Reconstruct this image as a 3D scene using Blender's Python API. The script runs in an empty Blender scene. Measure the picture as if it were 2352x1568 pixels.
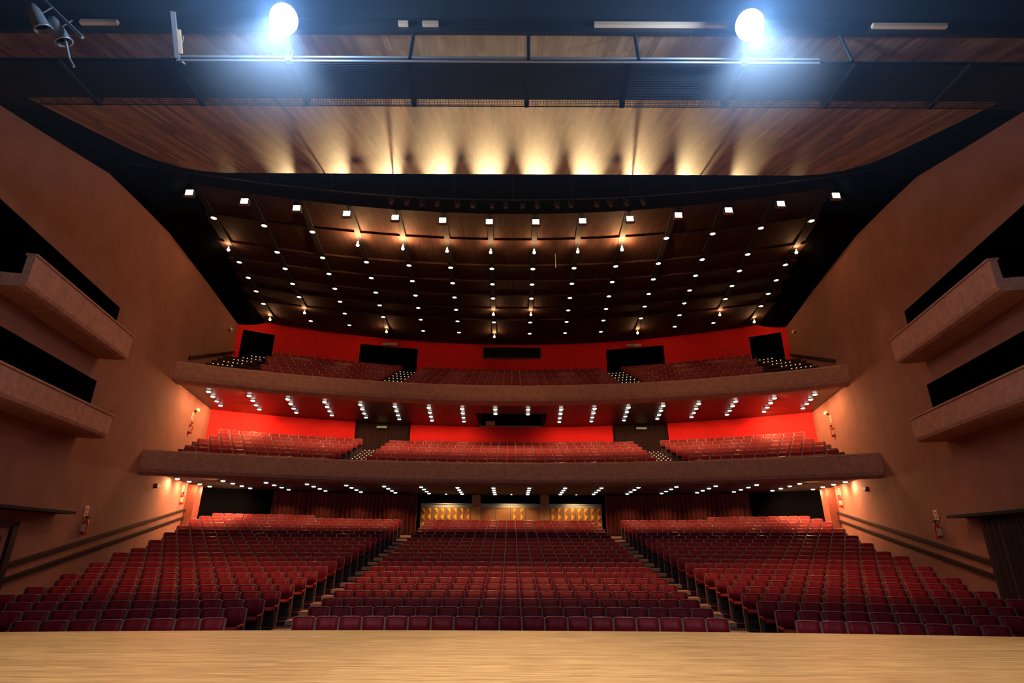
import bpy, bmesh, math, random
from mathutils import Vector, Matrix
random.seed(7)
PI = math.pi
C = bpy.context.scene.collection
SC = bpy.context.scene

# ------------------------------------------------------------------ camera
H = 1.55                                   # eye height above the stage floor (z = 0)
cam_d = bpy.data.cameras.new('camera'); cam = bpy.data.objects.new('camera', cam_d); C.objects.link(cam)
cam_d.sensor_width = 36; cam_d.lens = 1260 / 2352 * 36
cam_d.clip_start = .05; cam_d.clip_end = 300
cam.location = (0, 0, H)
cam.rotation_mode = 'XYZ'
cam.rotation_euler = (Matrix.Rotation(math.radians(90 + 20.1), 3, 'X') @ Matrix.Rotation(math.radians(.27), 3, 'Z')).to_euler()
SC.camera = cam

# ------------------------------------------------------------------ world, exposure
w = bpy.data.worlds.new('world'); SC.world = w; w.use_nodes = True
w.node_tree.nodes['Background'].inputs[0].default_value = (.35, .45, 1, 1)
w.node_tree.nodes['Background'].inputs[1].default_value = .004
SC.view_settings.view_transform = 'Standard'; SC.view_settings.look = 'None'
SC.view_settings.exposure = 0; SC.view_settings.gamma = 1; SC.view_settings.use_curve_mapping = False

# light strengths (W) of the hall's lamps and of the added fill and glow lamps; each lamp is made in its fixture's builder below
P_CEIL, P_BULB, P_FLOOD, P_MEZZ, P_GROUND, P_STAGE, P_DOOR_FILL, P_SLOT_FILL, P_GLOW = 110, 70, 4600, 125, 110, 3500, 190, 1300, 520
WARM = (1, .62, .32); WARMER = (1, .5, .2); NEUTRAL = (1, .8, .58); COOL = (.62, .78, 1)

# ------------------------------------------------------------------ materials
def newmat(name):
    m = bpy.data.materials.new(name); m.use_nodes = True
    return m, m.node_tree, m.node_tree.nodes['Principled BSDF']

def mat(name, col, rough=.6, metal=0, var=0, scale=8, bump=0, bscale=60, spec=.5, coat=0, stretch=None, rot=0):
    m, nt, b = newmat(name)
    b.inputs['Base Color'].default_value = (*col, 1); b.inputs['Roughness'].default_value = rough
    b.inputs['Metallic'].default_value = metal; b.inputs['Specular IOR Level'].default_value = spec
    b.inputs['Coat Weight'].default_value = coat; b.inputs['Coat Roughness'].default_value = .15
    tc = nt.nodes.new('ShaderNodeTexCoord')
    src = tc.outputs['Object']
    if stretch:
        mp = nt.nodes.new('ShaderNodeMapping'); mp.inputs['Scale'].default_value = stretch
        mp.inputs['Rotation'].default_value = (0, 0, rot)
        nt.links.new(src, mp.inputs[0]); src = mp.outputs[0]
    if var:
        n = nt.nodes.new('ShaderNodeTexNoise'); n.inputs['Scale'].default_value = scale; n.inputs['Detail'].default_value = 4
        nt.links.new(src, n.inputs[0])
        r = nt.nodes.new('ShaderNodeValToRGB')
        r.color_ramp.elements[0].position = .3; r.color_ramp.elements[1].position = .7
        r.color_ramp.elements[0].color = (*[c * (1 - var) for c in col], 1)
        r.color_ramp.elements[1].color = (*[min(1, c * (1 + var)) for c in col], 1)
        nt.links.new(n.outputs[0], r.inputs[0]); nt.links.new(r.outputs[0], b.inputs['Base Color'])
    if bump:
        n2 = nt.nodes.new('ShaderNodeTexNoise'); n2.inputs['Scale'].default_value = bscale; n2.inputs['Detail'].default_value = 3
        nt.links.new(src, n2.inputs[0])
        bp = nt.nodes.new('ShaderNodeBump'); bp.inputs['Strength'].default_value = bump; bp.inputs['Distance'].default_value = .03
        nt.links.new(n2.outputs[0], bp.inputs['Height']); nt.links.new(bp.outputs[0], b.inputs['Normal'])
    return m

def planks(name, c1, c2, width, length, rough=.4, along='Y', gap=.4, seed=0., spec=.5, mortar=.004):
    """boards: a brick texture whose rows run along X or Y, plus fine grain"""
    m, nt, b = newmat(name)
    b.inputs['Roughness'].default_value = rough; b.inputs['Specular IOR Level'].default_value = spec
    tc = nt.nodes.new('ShaderNodeTexCoord'); mp = nt.nodes.new('ShaderNodeMapping')
    mp.inputs['Rotation'].default_value = (0, 0, PI / 2 if along == 'Y' else 0)
    mp.inputs['Location'].default_value = (seed, seed, 0)
    nt.links.new(tc.outputs['Object'], mp.inputs[0])
    br = nt.nodes.new('ShaderNodeTexBrick')
    br.inputs['Scale'].default_value = 1; br.inputs['Brick Width'].default_value = length; br.inputs['Row Height'].default_value = width
    br.inputs['Mortar Size'].default_value = mortar; br.inputs['Bias'].default_value = 0
    br.inputs['Color1'].default_value = (*c1, 1); br.inputs['Color2'].default_value = (*c2, 1)
    br.inputs['Mortar'].default_value = (*[c * gap for c in c1], 1)
    br.offset = .37; br.offset_frequency = 2
    nt.links.new(mp.outputs[0], br.inputs[0])
    n = nt.nodes.new('ShaderNodeTexNoise'); n.inputs['Scale'].default_value = 1; n.inputs['Detail'].default_value = 6
    m2 = nt.nodes.new('ShaderNodeMapping'); m2.inputs['Scale'].default_value = (1.6, 30, 1)
    nt.links.new(mp.outputs[0], m2.inputs[0]); nt.links.new(m2.outputs[0], n.inputs[0])
    mix = nt.nodes.new('ShaderNodeMixRGB'); mix.blend_type = 'MULTIPLY'; mix.inputs[0].default_value = .75
    rp = nt.nodes.new('ShaderNodeValToRGB'); rp.color_ramp.elements[0].position = .32; rp.color_ramp.elements[1].position = .62
    rp.color_ramp.elements[0].color = (.42, .36, .34, 1); rp.color_ramp.elements[1].color = (1, 1, 1, 1)
    nt.links.new(n.outputs[0], rp.inputs[0])
    nt.links.new(br.outputs[0], mix.inputs[1]); nt.links.new(rp.outputs[0], mix.inputs[2])
    nt.links.new(mix.outputs[0], b.inputs['Base Color'])
    return m

def emit(name, col, s):
    m, nt, b = newmat(name)
    b.inputs['Base Color'].default_value = (*col, 1)
    b.inputs['Emission Color'].default_value = (*col, 1); b.inputs['Emission Strength'].default_value = s
    return m

M = {}
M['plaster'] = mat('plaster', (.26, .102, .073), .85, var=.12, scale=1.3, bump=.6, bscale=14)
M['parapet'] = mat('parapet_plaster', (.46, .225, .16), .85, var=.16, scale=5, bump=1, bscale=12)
M['red'] = mat('red_wall', (.78, .002, .002), .8, var=.06, scale=2)
M['dark'] = mat('dark_paint', (.012, .012, .016), .9)
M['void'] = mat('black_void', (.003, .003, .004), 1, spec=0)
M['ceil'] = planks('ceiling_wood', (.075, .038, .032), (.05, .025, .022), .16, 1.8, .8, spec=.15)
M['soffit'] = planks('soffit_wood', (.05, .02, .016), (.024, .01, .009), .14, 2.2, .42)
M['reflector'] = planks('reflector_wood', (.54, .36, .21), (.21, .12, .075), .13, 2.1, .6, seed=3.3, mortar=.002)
M['stage'] = planks('stage_wood', (.84, .47, .165), (.68, .355, .115), .075, 2.3, .38, along='X', mortar=.0005)
M['carpet'] = mat('carpet', (.045, .012, .014), .95, var=.2, scale=30)
M['tread'] = mat('tread_wood', (.55, .33, .18), .5, var=.15, scale=12)
M['leather'] = mat('leather', (.20, .010, .017), .52, var=.14, scale=22, spec=.16)
M['piping'] = mat('glossy_piping', (.30, .10, .09), .24, spec=.8)
M['leather2'] = mat('leather_arm', (.46, .035, .025), .45)
M['frame'] = mat('seat_frame', (.33, .24, .19), .4, metal=.3)
M['panel'] = mat('seat_shell', (.02, .012, .012), .6)
M['metal'] = mat('grey_metal', (.30, .33, .36), .45, metal=.5)
M['black'] = mat('black_metal', (.02, .022, .026), .5, metal=.3)
M['deck'] = mat('corrugated_metal', (.03, .042, .06), .5, metal=.4)
M['rail'] = mat('dark_rail', (.018, .010, .009), .4)
M['curtain'] = mat('curtain', (.10, .008, .008), .8, var=.4, scale=5, stretch=(6, 6, .1))
M['curtain_dark'] = mat('curtain_dark', (.032, .009, .008), .85, var=.4, scale=5, stretch=(6, 6, .1))
M['cream'] = mat('cream_paint', (.7, .6, .48), .6)
M['sign'] = mat('sign_face', (.75, .55, .42), .6)
M['extred'] = mat('extinguisher_red', (.5, .02, .015), .35)
M['gold'] = mat('gold_relief', (.85, .42, .07), .4, var=.15, scale=9)
M['brownwood'] = mat('brown_wood', (.30, .14, .06), .5, var=.3, scale=6, stretch=(5, 5, .6))
M['tanwood'] = mat('tan_wood', (.45, .25, .10), .55, var=.15, scale=5)
M['batten'] = mat('tan_batten', (.62, .42, .28), .6)
M['green'] = mat('sign_green', (.35, .6, .45), .5)
M['bframe'] = mat('booth_frame', (.10, .05, .045), .6)
M['glass_dark'] = mat('booth_glass', (.01, .014, .014), .08, spec=.7)
M['lens_warm'] = emit('lens_warm', (1, .86, .62), 7)
M['lens_hot'] = emit('lens_hot', (1, .9, .7), 14)
M['bulb'] = emit('bulb_glow', (1, .8, .5), 16)
M['lens_white'] = emit('lens_white', (1, .97, .93), 5)
M['led'] = emit('led_stud', (1, .86, .6), .9)
M['stage_lamp'] = emit('stage_lamp_face', (.85, .93, 1), 60)
M['glint'] = mat('spot_lens', (.6, .6, .65), .1, metal=.9)

# ------------------------------------------------------------------ helpers
def tag(o, label=None, cat=None, group=None, kind=None):
    if label: o['label'] = label
    if cat: o['category'] = cat
    if group: o['group'] = group
    if kind: o['kind'] = kind
    return o

def link(o, parent=None):
    C.objects.link(o)
    if parent: o.parent = parent
    return o

def empty(name, loc=(0, 0, 0), rz=0):
    o = bpy.data.objects.new(name, None); o.location = loc; o.rotation_euler = (0, 0, rz); o.empty_display_size = .1
    return link(o)

class MB:
    """collects geometry, then links it as ONE mesh object"""
    def __init__(s): s.v = []; s.f = []; s.mi = []; s.cur = 0; s.sm = []
    def add(s, vs, fs, mtx=None, smooth=False):
        k = len(s.v)
        s.v += [tuple(mtx @ Vector(p)) for p in vs] if mtx else [tuple(p) for p in vs]
        s.f += [tuple(i + k for i in f) for f in fs]
        s.mi += [s.cur] * len(fs); s.sm += [smooth] * len(fs)
        return s
    def box(s, x0, x1, y0, y1, z0, z1, mtx=None):
        return s.add([(x0, y0, z0), (x1, y0, z0), (x1, y1, z0), (x0, y1, z0), (x0, y0, z1), (x1, y0, z1), (x1, y1, z1), (x0, y1, z1)],
                     [(0, 3, 2, 1), (4, 5, 6, 7), (0, 1, 5, 4), (1, 2, 6, 5), (2, 3, 7, 6), (3, 0, 4, 7)], mtx)
    def tube(s, a, b, r, n=10, r2=None, cap=True):
        a, b = Vector(a), Vector(b); r2 = r if r2 is None else r2
        q = (b - a).to_track_quat('Z', 'Y').to_matrix()
        vs = []
        for c, rr in ((a, r), (b, r2)):
            for i in range(n):
                t = 2 * PI * i / n
                vs.append(c + q @ Vector((rr * math.cos(t), rr * math.sin(t), 0)))
        fs = [(i, (i + 1) % n, n + (i + 1) % n, n + i) for i in range(n)]
        s.add(vs, fs, smooth=True)
        if cap:
            s.add(vs[:n], [tuple(reversed(range(n)))]); s.add(vs[n:], [tuple(range(n))])
        return s
    def lathe(s, prof, n=16, mtx=None):
        vs = []; fs = []
        for (r, z) in prof:
            for i in range(n):
                t = 2 * PI * i / n; vs.append((r * math.cos(t), r * math.sin(t), z))
        for j in range(len(prof) - 1):
            for i in range(n):
                fs.append((j * n + i, j * n + (i + 1) % n, (j + 1) * n + (i + 1) % n, (j + 1) * n + i))
        return s.add(vs, fs, mtx, smooth=True)
    def grid(s, P, close=False, smooth=False):
        """P[i][j] points"""
        n, m = len(P), len(P[0]); vs = [p for row in P for p in row]
        fs = [(i * m + j, i * m + j + 1, (i + 1) * m + j + 1, (i + 1) * m + j) for i in range(n - 1) for j in range(m - 1)]
        return s.add(vs, fs, smooth=smooth)
    def mesh(s, name, mats):
        me = bpy.data.meshes.new(name); me.from_pydata(s.v, [], s.f)
        for m in (mats if isinstance(mats, (list, tuple)) else [mats]): me.materials.append(m)
        me.polygons.foreach_set('material_index', s.mi); me.polygons.foreach_set('use_smooth', s.sm)
        me.validate(); me.update()
        return me
    def build(s, name, mats, parent=None):
        return link(bpy.data.objects.new(name, s.mesh(name, mats)), parent)

def structure(o): o['kind'] = 'structure'; return o

def bevelled(x0, x1, y0, y1, z0, z1, b=.01, seg=2, shape=None):
    bm = bmesh.new(); bmesh.ops.create_cube(bm, size=1)
    for v in bm.verts:
        v.co = Vector(((x0 + x1) / 2 + v.co.x * (x1 - x0), (y0 + y1) / 2 + v.co.y * (y1 - y0), (z0 + z1) / 2 + v.co.z * (z1 - z0)))
    if shape:
        bmesh.ops.subdivide_edges(bm, edges=[e for e in bm.edges if abs((e.verts[0].co - e.verts[1].co).x) > .1], cuts=3)
    bmesh.ops.bevel(bm, geom=[e for e in bm.edges if e.calc_face_angle(0) > .5], offset=b, segments=seg, affect='EDGES')
    if shape:
        for v in bm.verts: v.co = Vector(shape(v.co))
    vs = [tuple(v.co) for v in bm.verts]; bm.verts.index_update()
    fs = [tuple(v.index for v in f.verts) for f in bm.faces]
    bm.free()
    return vs, fs

# ---- the hall's plan: fan-shaped side walls, curved rows
WX0, WK = 10.2, .231
def wall_x(y): return WX0 + WK * y
def arc_y(yc, x, R): return yc - (R - math.sqrt(max(R * R - x * x, 1)))
def arc_end(yc, R, inset=0.):
    x = 15.
    for _ in range(30): x = wall_x(arc_y(yc, x, R)) - inset
    return x
def arc_pt(yc, R, x): return (x, arc_y(yc, x, R))
def sweep(mb, prof, R, n=48, inset=0., xlim=None, zoff=H):
    """profile points (yc, z above eye height) swept along the curve from side wall to side wall"""
    P = []
    for (yc, z) in prof:
        xe = arc_end(yc, R, inset) if xlim is None else xlim
        P.append([(xe * (2 * i / n - 1), arc_y(yc, xe * (2 * i / n - 1), R), z + zoff) for i in range(n + 1)])
    return mb.grid(P)

ORD = ['first', 'second', 'third', 'fourth', 'fifth', 'sixth', 'seventh', 'eighth', 'ninth', 'tenth', 'eleventh', 'twelfth', 'thirteenth',
       'fourteenth', 'fifteenth', 'sixteenth', 'seventeenth', 'eighteenth', 'nineteenth', 'twentieth', 'twenty-first', 'twenty-second']

# ================================================================== SETTING
# stage floor with its curved front edge
EDGE_R = 90.
def stage_edge(x): return 11.5 - (EDGE_R - math.sqrt(EDGE_R ** 2 - x * x))
mb = MB(); n = 60; xs = [-24 + 48 * i / n for i in range(n + 1)]
mb.grid([[(x, -6, 0) for x in xs], [(x, stage_edge(x), 0) for x in xs]])
mb.grid([[(x, stage_edge(x), 0) for x in xs], [(x, stage_edge(x), -1.2) for x in xs]])
structure(mb.build('floor', M['stage']))

# raked auditorium floor, one terrace per row
NR = 21; PITCH = .99
ROW_Y = [13.93 + PITCH * i for i in range(NR + 1)]
ROW_ZS = [-1.61 + .0974 * i + .00216 * i * i for i in range(NR + 1)]      # seat top, above eye height
ROW_R = [44 - 11 * i / 20 for i in range(NR + 1)]
SEAT_H = .88
def floor_z(i): return ROW_ZS[i] - SEAT_H
mb = MB(); n = 40
def row_line(yc, R, z): 
    xe = arc_end(yc, R, -.3)
    return [(xe * (2 * i / n - 1), arc_y(yc, xe * (2 * i / n - 1), R), z + H) for i in range(n + 1)]
P = [[(x, 9., floor_z(0) + H) for x in [t[0] for t in row_line(11, 44, 0)]]]
for i in range(NR + 1):
    y0 = ROW_Y[i] - .62
    if i: P.append(row_line(y0, ROW_R[i], floor_z(i - 1)))
    P.append(row_line(y0, ROW_R[i], floor_z(i)))
P.append(row_line(38.5, 33, floor_z(NR)))
mb.grid(P)
structure(mb.build('floor_auditorium', M['carpet']))

# side walls with the box openings
BOXES = [(10.3, 18.66, 6.2, 8.08), (10.3, 18.45, 3.4, 5.21)]            # y0, y1, z0, z1 (above eye height)
def side_wall(sgn):
    mb = MB()
    ys = sorted({5.5, 42} | {b[0] for b in BOXES} | {b[1] for b in BOXES} | {8 + 2 * i for i in range(17)})
    zs = sorted({-3.2, 17} | {b[2] for b in BOXES} | {b[3] for b in BOXES} | {-1, 1, 2.6, 10, 12, 14})
    for j in range(len(ys) - 1):
        for k in range(len(zs) - 1):
            yc, zc = (ys[j] + ys[j + 1]) / 2, (zs[k] + zs[k + 1]) / 2
            if any(b[0] < yc < b[1] and b[2] < zc < b[3] for b in BOXES): continue
            if DOOR_Y0 < yc < DOOR_Y1 and zc < DOOR_Z: continue
            mb.add([(sgn * wall_x(ys[j]), ys[j], zs[k] + H), (sgn * wall_x(ys[j + 1]), ys[j + 1], zs[k] + H),
                    (sgn * wall_x(ys[j + 1]), ys[j + 1], zs[k + 1] + H), (sgn * wall_x(ys[j]), ys[j], zs[k + 1] + H)], [(0, 1, 2, 3)])
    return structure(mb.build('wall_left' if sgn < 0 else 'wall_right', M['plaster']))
DOOR_Y0, DOOR_Y1, DOOR_Z = -99, -98, 0
for s in (-1, 1): side_wall(s)

def wp(sgn, y, z, off=0.):
    """a point on the side wall, off metres into the hall"""
    nx, ny = -1 / math.hypot(1, WK), WK / math.hypot(1, WK)
    return (sgn * (wall_x(y) + off * nx), y + off * ny, z + H)

def wall_slab(mb, sgn, y0, y1, z0, z1, o0, o1, za=0., bev=0):
    """box lying along the side wall; z rises by za from y0 to y1"""
    vs = [wp(sgn, y, z + (za if y == y1 else 0), o) for o in (o0, o1) for (y, z) in ((y0, z0), (y1, z0), (y1, z1), (y0, z1))]
    return mb.add(vs, [(0, 1, 2, 3), (7, 6, 5, 4), (0, 4, 5, 1), (1, 5, 6, 2), (2, 6, 7, 3), (3, 7, 4, 0)])

# back of each box (dark loggia) and its parapet
for sgn, side in ((-1, 'left'), (1, 'right')):
    for k, (y0, y1, z0, z1) in enumerate(BOXES):
        mb = MB()
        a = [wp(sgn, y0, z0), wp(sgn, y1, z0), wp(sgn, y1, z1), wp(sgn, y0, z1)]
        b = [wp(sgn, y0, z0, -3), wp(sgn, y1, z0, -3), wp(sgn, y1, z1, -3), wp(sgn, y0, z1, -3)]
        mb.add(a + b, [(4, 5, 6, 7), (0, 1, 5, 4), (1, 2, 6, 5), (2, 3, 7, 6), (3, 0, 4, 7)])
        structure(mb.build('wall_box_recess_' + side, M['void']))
        p0 = 12.2 if k == 0 else 10.4
        zt, zb = (6.80, 5.93) if k == 0 else (3.94, 3.18)
        y1p = 18.15
        root = empty('box_balcony', wp(sgn, (p0 + y1p) / 2, zb))
        tag(root, f"{'upper' if k == 0 else 'lower'} side box with rough plaster parapet on the {side} wall", 'box balcony', 'side wall box balconies')
        mb = MB()
        # section across the box: rounded lower edge, thick front
        sec = [(-.02, zb + .02), (.45, zb), (.74, zb + .01), (.85, zb + .06), (.90, zb + .15), (.90, zt), (.72, zt), (.72, zb + .35), (-.02, zb + .35)]
        L = [[wp(sgn, y, z, o) for (o, z) in sec] for y in [p0 + (y1p - p0) * i / 12 for i in range(13)]]
        mb.grid(L); m_ = len(sec)
        for row in (L[0], L[-1]): mb.add(row, [tuple(range(m_))])
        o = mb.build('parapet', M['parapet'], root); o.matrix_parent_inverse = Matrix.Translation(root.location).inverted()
        mb = MB(); wall_slab(mb, sgn, p0 - .02, y1p + .05, zt, zt + .05, .68, .94)
        o = mb.build('coping', M['parapet'], root); o.matrix_parent_inverse = Matrix.Translation(root.location).inverted()

# handrails and the band between them along the raked floor
for sgn, side in ((-1, 'left'), (1, 'right')):
    root = empty('handrail', wp(sgn, 22, -.4))
    tag(root, f'pair of dark sloping wooden rails climbing the {side} wall beside the stalls', 'handrail')
    inv = Matrix.Translation(root.location).inverted()
    def zr(y, base): return base + .160 * (y - 30.2)
    yy0 = 13.4 if sgn < 0 else 16.9
    for nm, base, th, out in (('upper_rail', 1.62, .11, .13), ('lower_rail', 1.24, .10, .13)):
        mb = MB(); wall_slab(mb, sgn, yy0, 30., zr(yy0, base) - th, zr(yy0, base), 0, out, za=.16 * (30 - yy0))
        mb.build(nm, M['rail'], root).matrix_parent_inverse = inv
    mb = MB(); wall_slab(mb, sgn, yy0, 30., zr(yy0, 1.24) , zr(yy0, 1.62) - .12, 0, .04, za=.16 * (30 - yy0))
    mb.build('band', M['plaster'], root).matrix_parent_inverse = inv

# lintel slabs and openings by the stage: a door on the left, a curtain on the right
for sgn, side in ((-1, 'left'), (1, 'right')):
    mb = MB(); wall_slab(mb, sgn, 9, 18.2, .78, .86, -.02, .55)
    structure(mb.build('trim_1' if sgn < 0 else 'trim_2', M['dark']))
# left side door
root = empty('door_1', wp(-1, 13.9, -2.4)); structure(root)
inv = Matrix.Translation(root.location).inverted()
for nm, a, m_ in (('door_leaf', (13.2, 16.0, -2.4, .35, .01, .06), 'plaster'), ('door_frame', (16.0, 16.25, -2.4, .45, .01, .14), 'rail'),
                  ('door_frame', (13.0, 16.25, .35, .5, .01, .14), 'rail'), ('door_window', (14.2, 15.75, -.9, .08, .055, .075), 'dark')):
    mb = MB(); wall_slab(mb, -1, *a); mb.build(nm, M[m_], root).matrix_parent_inverse = inv

def curtain_mesh(p_of, z0, z1, u0, u1, folds, amp, nz=4):
    """p_of(u, off) -> (x, y); a hanging cloth with folds"""
    mb = MB(); nu = folds * 8; P = []
    for k in range(nz + 1):
        z = z0 + (z1 - z0) * k / nz; row = []
        for i in range(nu + 1):
            u = u0 + (u1 - u0) * i / nu
            o = amp * (math.sin(2 * PI * folds * i / nu) + .35 * math.sin(4.7 * PI * folds * i / nu + 1))
            x, y = p_of(u, o + amp); row.append((x, y, z + H))
        P.append(row)
    return mb.grid(P, smooth=True)
mb = curtain_mesh(lambda u, o: wp(1, u, 0, .18 + o)[:2], -2.5, .78, 10.5, 17.0, 24, .09)
tag(mb.build('curtain', M['curtain_dark']), 'dark brown pleated curtain hanging under the lintel at the right wall', 'curtain')

# ---- ground floor back wall under the balcony
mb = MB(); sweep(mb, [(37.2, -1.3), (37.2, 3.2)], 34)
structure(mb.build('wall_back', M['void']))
for sgn, side in ((-1, 'left'), (1, 'right')):
    def po(u, o, sgn=sgn): return (sgn * u, arc_y(36.5, u, 34) - o)
    mb = curtain_mesh(po, -.9, 2.8, 5.9, 14.0, 34, .06)
    tag(mb.build('curtain', M['curtain']), f'dark red pleated curtain on the back wall of the stalls, {side} of the glazed doors', 'curtain')
    # red-brown column at the rear end of the side wall
    mb = MB(); wall_slab(mb, sgn, 29.9, 30.9, -.6, 2.8, 0, .45)
    structure(mb.build('trim_column_' + side, mat('column_' + side, (.22, .05, .03), .6)))

# ---- balconies
def balcony(tag_, yc, R, ztop, zface, zbot, zsof, yback, row0, rows, z0, rise, name):
    mb = MB()
    prof = [(yc + .30, z0 - .02), (yc + .30, ztop), (yc, ztop), (yc - .02, ztop - .05), (yc, zface), (yc + .05, (zface + zbot) / 2 - .02), (yc + .2, zbot), (yc + .55, zbot), (yc + .9, zsof)]
    sweep(mb, prof, R)
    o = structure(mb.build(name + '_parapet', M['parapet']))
    mb = MB(); prof = [(yc + .28, z0)]
    for k in range(rows):
        if k: prof += [(row0 + PITCH * k - .62, z0 + rise * (k - 1)), (row0 + PITCH * k - .62, z0 + rise * k)]
    prof.append((yback + .2, z0 + rise * (rows - 1)))
    sweep(mb, prof, R, inset=-.3)
    structure(mb.build('floor_' + tag_, M['carpet']))
ZS_M, ZS_G = 7.15, 2.85
M_ROW0, M_RISE, M_Z0 = 28.45, .333, 2.95
U_ROW0, U_RISE, U_Z0 = 30.05, .437, 7.48
balcony('mezzanine', 27.3, 33.5, 3.65, 2.86, 2.62, ZS_G, 36.2, M_ROW0, 8, M_Z0, M_RISE, 'wall_mezzanine')
balcony('gallery', 28.95, 33.5, 8.04, 7.36, 7.04, ZS_M, 38.6, U_ROW0, 8, U_Z0, U_RISE, 'wall_gallery')
# undersides
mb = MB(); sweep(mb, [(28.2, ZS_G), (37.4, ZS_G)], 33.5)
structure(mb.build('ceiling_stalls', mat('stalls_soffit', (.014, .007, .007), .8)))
# the mezzanine ceiling, with the notch in front of the control booth
BX, BY0, BY1, BZ = 2.12, 31.95, 35.9, 8.3
mb = MB(); n = 64
ycs = [29.85, BY0, 33.5, 34.8, 36.2]
def gx(i, xe): 
    t = 2 * i / n - 1
    return xe * t
for j in range(len(ycs) - 1):
    xe0, xe1 = arc_end(ycs[j], 33.5), arc_end(ycs[j + 1], 33.5)
    if ycs[j] >= BY0:
        for sgn in (-1, 1):
            P = [[(sgn * (BX + (xe - BX) * i / 24), arc_y(yc, BX + (xe - BX) * i / 24, 33.5), ZS_M + H) for i in range(25)] for yc, xe in ((ycs[j], xe0), (ycs[j + 1], xe1))]
            mb.grid(P)
    else:
        mb.grid([[(gx(i, xe), arc_y(yc, gx(i, xe), 33.5), ZS_M + H) for i in range(n + 1)] for yc, xe in ((ycs[j], xe0), (ycs[j + 1], xe1))])
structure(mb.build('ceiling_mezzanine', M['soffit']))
mb = MB()
for sgn in (-1, 1):
    mb.add([(sgn * BX, BY0, ZS_M + H), (sgn * BX, BY1 + .2, ZS_M + H), (sgn * BX, BY1 + .2, BZ + H), (sgn * BX, BY0, BZ + H)], [(0, 1, 2, 3)])
mb.add([(-BX, BY0, ZS_M + H), (BX, BY0, ZS_M + H), (BX, BY0, BZ + H), (-BX, BY0, BZ + H)], [(0, 1, 2, 3)])
mb.add([(-BX, BY0, BZ + H), (BX, BY0, BZ + H), (BX, BY1 + .2, BZ + H), (-BX, BY1 + .2, BZ + H)], [(0, 1, 2, 3)])
structure(mb.build('ceiling_booth_recess', M['dark']))

# ---- red back walls with their doorways
def back_wall(name, yc, R, z0, z1, gaps, m):
    """gaps: (x0, x1, za, zb) left open"""
    mb = MB(); xe = arc_end(yc, R)
    xs = sorted({-xe, xe} | {g[0] for g in gaps} | {g[1] for g in gaps} | {i * .8 for i in range(-21, 22) if abs(i * .8) < xe})
    zs = sorted({z0, z1} | {g[2] for g in gaps} | {g[3] for g in gaps})
    for i in range(len(xs) - 1):
        for k in range(len(zs) - 1):
            xc, zc = (xs[i] + xs[i + 1]) / 2, (zs[k] + zs[k + 1]) / 2
            if any(g[0] < xc < g[1] and g[2] < zc < g[3] for g in gaps): continue
            a, b = arc_pt(yc, R, xs[i]), arc_pt(yc, R, xs[i + 1])
            mb.add([(*a, zs[k] + H), (*b, zs[k] + H), (*b, zs[k + 1] + H), (*a, zs[k + 1] + H)], [(0, 1, 2, 3)])
    return structure(mb.build(name, m))
mz0, mz1 = M_Z0 + M_RISE * 6, 8.4
back_wall('wall_back_mezzanine', 36.0, 34, mz0 - .1, mz1, [(-9.9, -6.55, mz0 - .1, 7.3), (6.55, 9.9, mz0 - .1, 7.3), (-2.05, 2.05, 7.2, 8.2)], M['red'])
uz0, uz1 = U_Z0 + U_RISE * 7, 13.95
UG = [(-10.75, -6.85, uz0 - .1, 13.18), (6.85, 10.75, uz0 - .1, 13.18), (-2.1, 2.1, 12.72, 13.52), (-17.6, -15.9, uz0 - .1, 13.0), (15.9, 17.6, uz0 - .1, 13.0)]
back_wall('wall_back_gallery', 38.4, 34, uz0 - .1, 14.2, UG, M['red'])

# curtains in the doorways
di = 0
for sgn, side in ((-1, 'left'), (1, 'right')):
    def po(u, o, sgn=sgn): return (sgn * u, arc_y(36.35, u, 34) - o)
    mb = curtain_mesh(po, mz0, 7.2, 6.5, 9.95, 16, .05)
    tag(mb.build('curtain', M['curtain_dark']), f'dark pleated curtain in the mezzanine doorway {side} of the control booth', 'curtain')
    for (a, b, nm) in ((6.85, 10.75, 'wide doorway'), (15.9, 17.6, 'narrow end doorway')):
        mb = MB(); yq = 38.4
        x0, x1 = sgn * a, sgn * b
        ya, yb = arc_y(yq, a, 34), arc_y(yq, b, 34)
        vs = [(x0, ya, uz0 + H - .1), (x1, yb, uz0 + H - .1), (x1, yb, 13.2 + H), (x0, ya, 13.2 + H)]
        vs += [(p[0], p[1] + 1.2, p[2]) for p in vs]
        mb.add(vs, [(4, 5, 6, 7), (0, 1, 5, 4), (1, 2, 6, 5), (2, 3, 7, 6), (3, 0, 4, 7)])
        di += 1
        structure(mb.build(f'door_{di + 1}', M['void']))

# control booth windows
def booth_window(name, yc, z0, z1, hw, idx):
    root = empty(name, (0, yc, z0 + H)); structure(root); inv = Matrix.Translation(root.location).inverted()
    mb = MB(); t = .07
    mb.box(-hw, hw, yc - .06, yc + .1, z0 + H - t, z0 + H); mb.box(-hw, hw, yc - .06, yc + .1, z1 + H, z1 + H + t)
    mb.box(-hw - t, -hw, yc - .06, yc + .1, z0 + H - t, z1 + H + t); mb.box(hw, hw + t, yc - .06, yc + .1, z0 + H - t, z1 + H + t)
    mb.build('window_frame', M['metal'] if idx else M['bframe'], root).matrix_parent_inverse = inv
    mb = MB(); mb.box(-hw, hw, yc + .03, yc + .05, z0 + H, z1 + H)
    mb.build('pane', M['glass_dark'], root).matrix_parent_inverse = inv
    mb = MB(); mb.add([(-hw, yc + 2, z0 + H - .1), (hw, yc + 2, z0 + H - .1), (hw, yc + 2, z1 + H + .1), (-hw, yc + 2, z1 + H + .1)], [(0, 1, 2, 3)])
    mb.build('backing', M['void'], root).matrix_parent_inverse = inv
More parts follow.
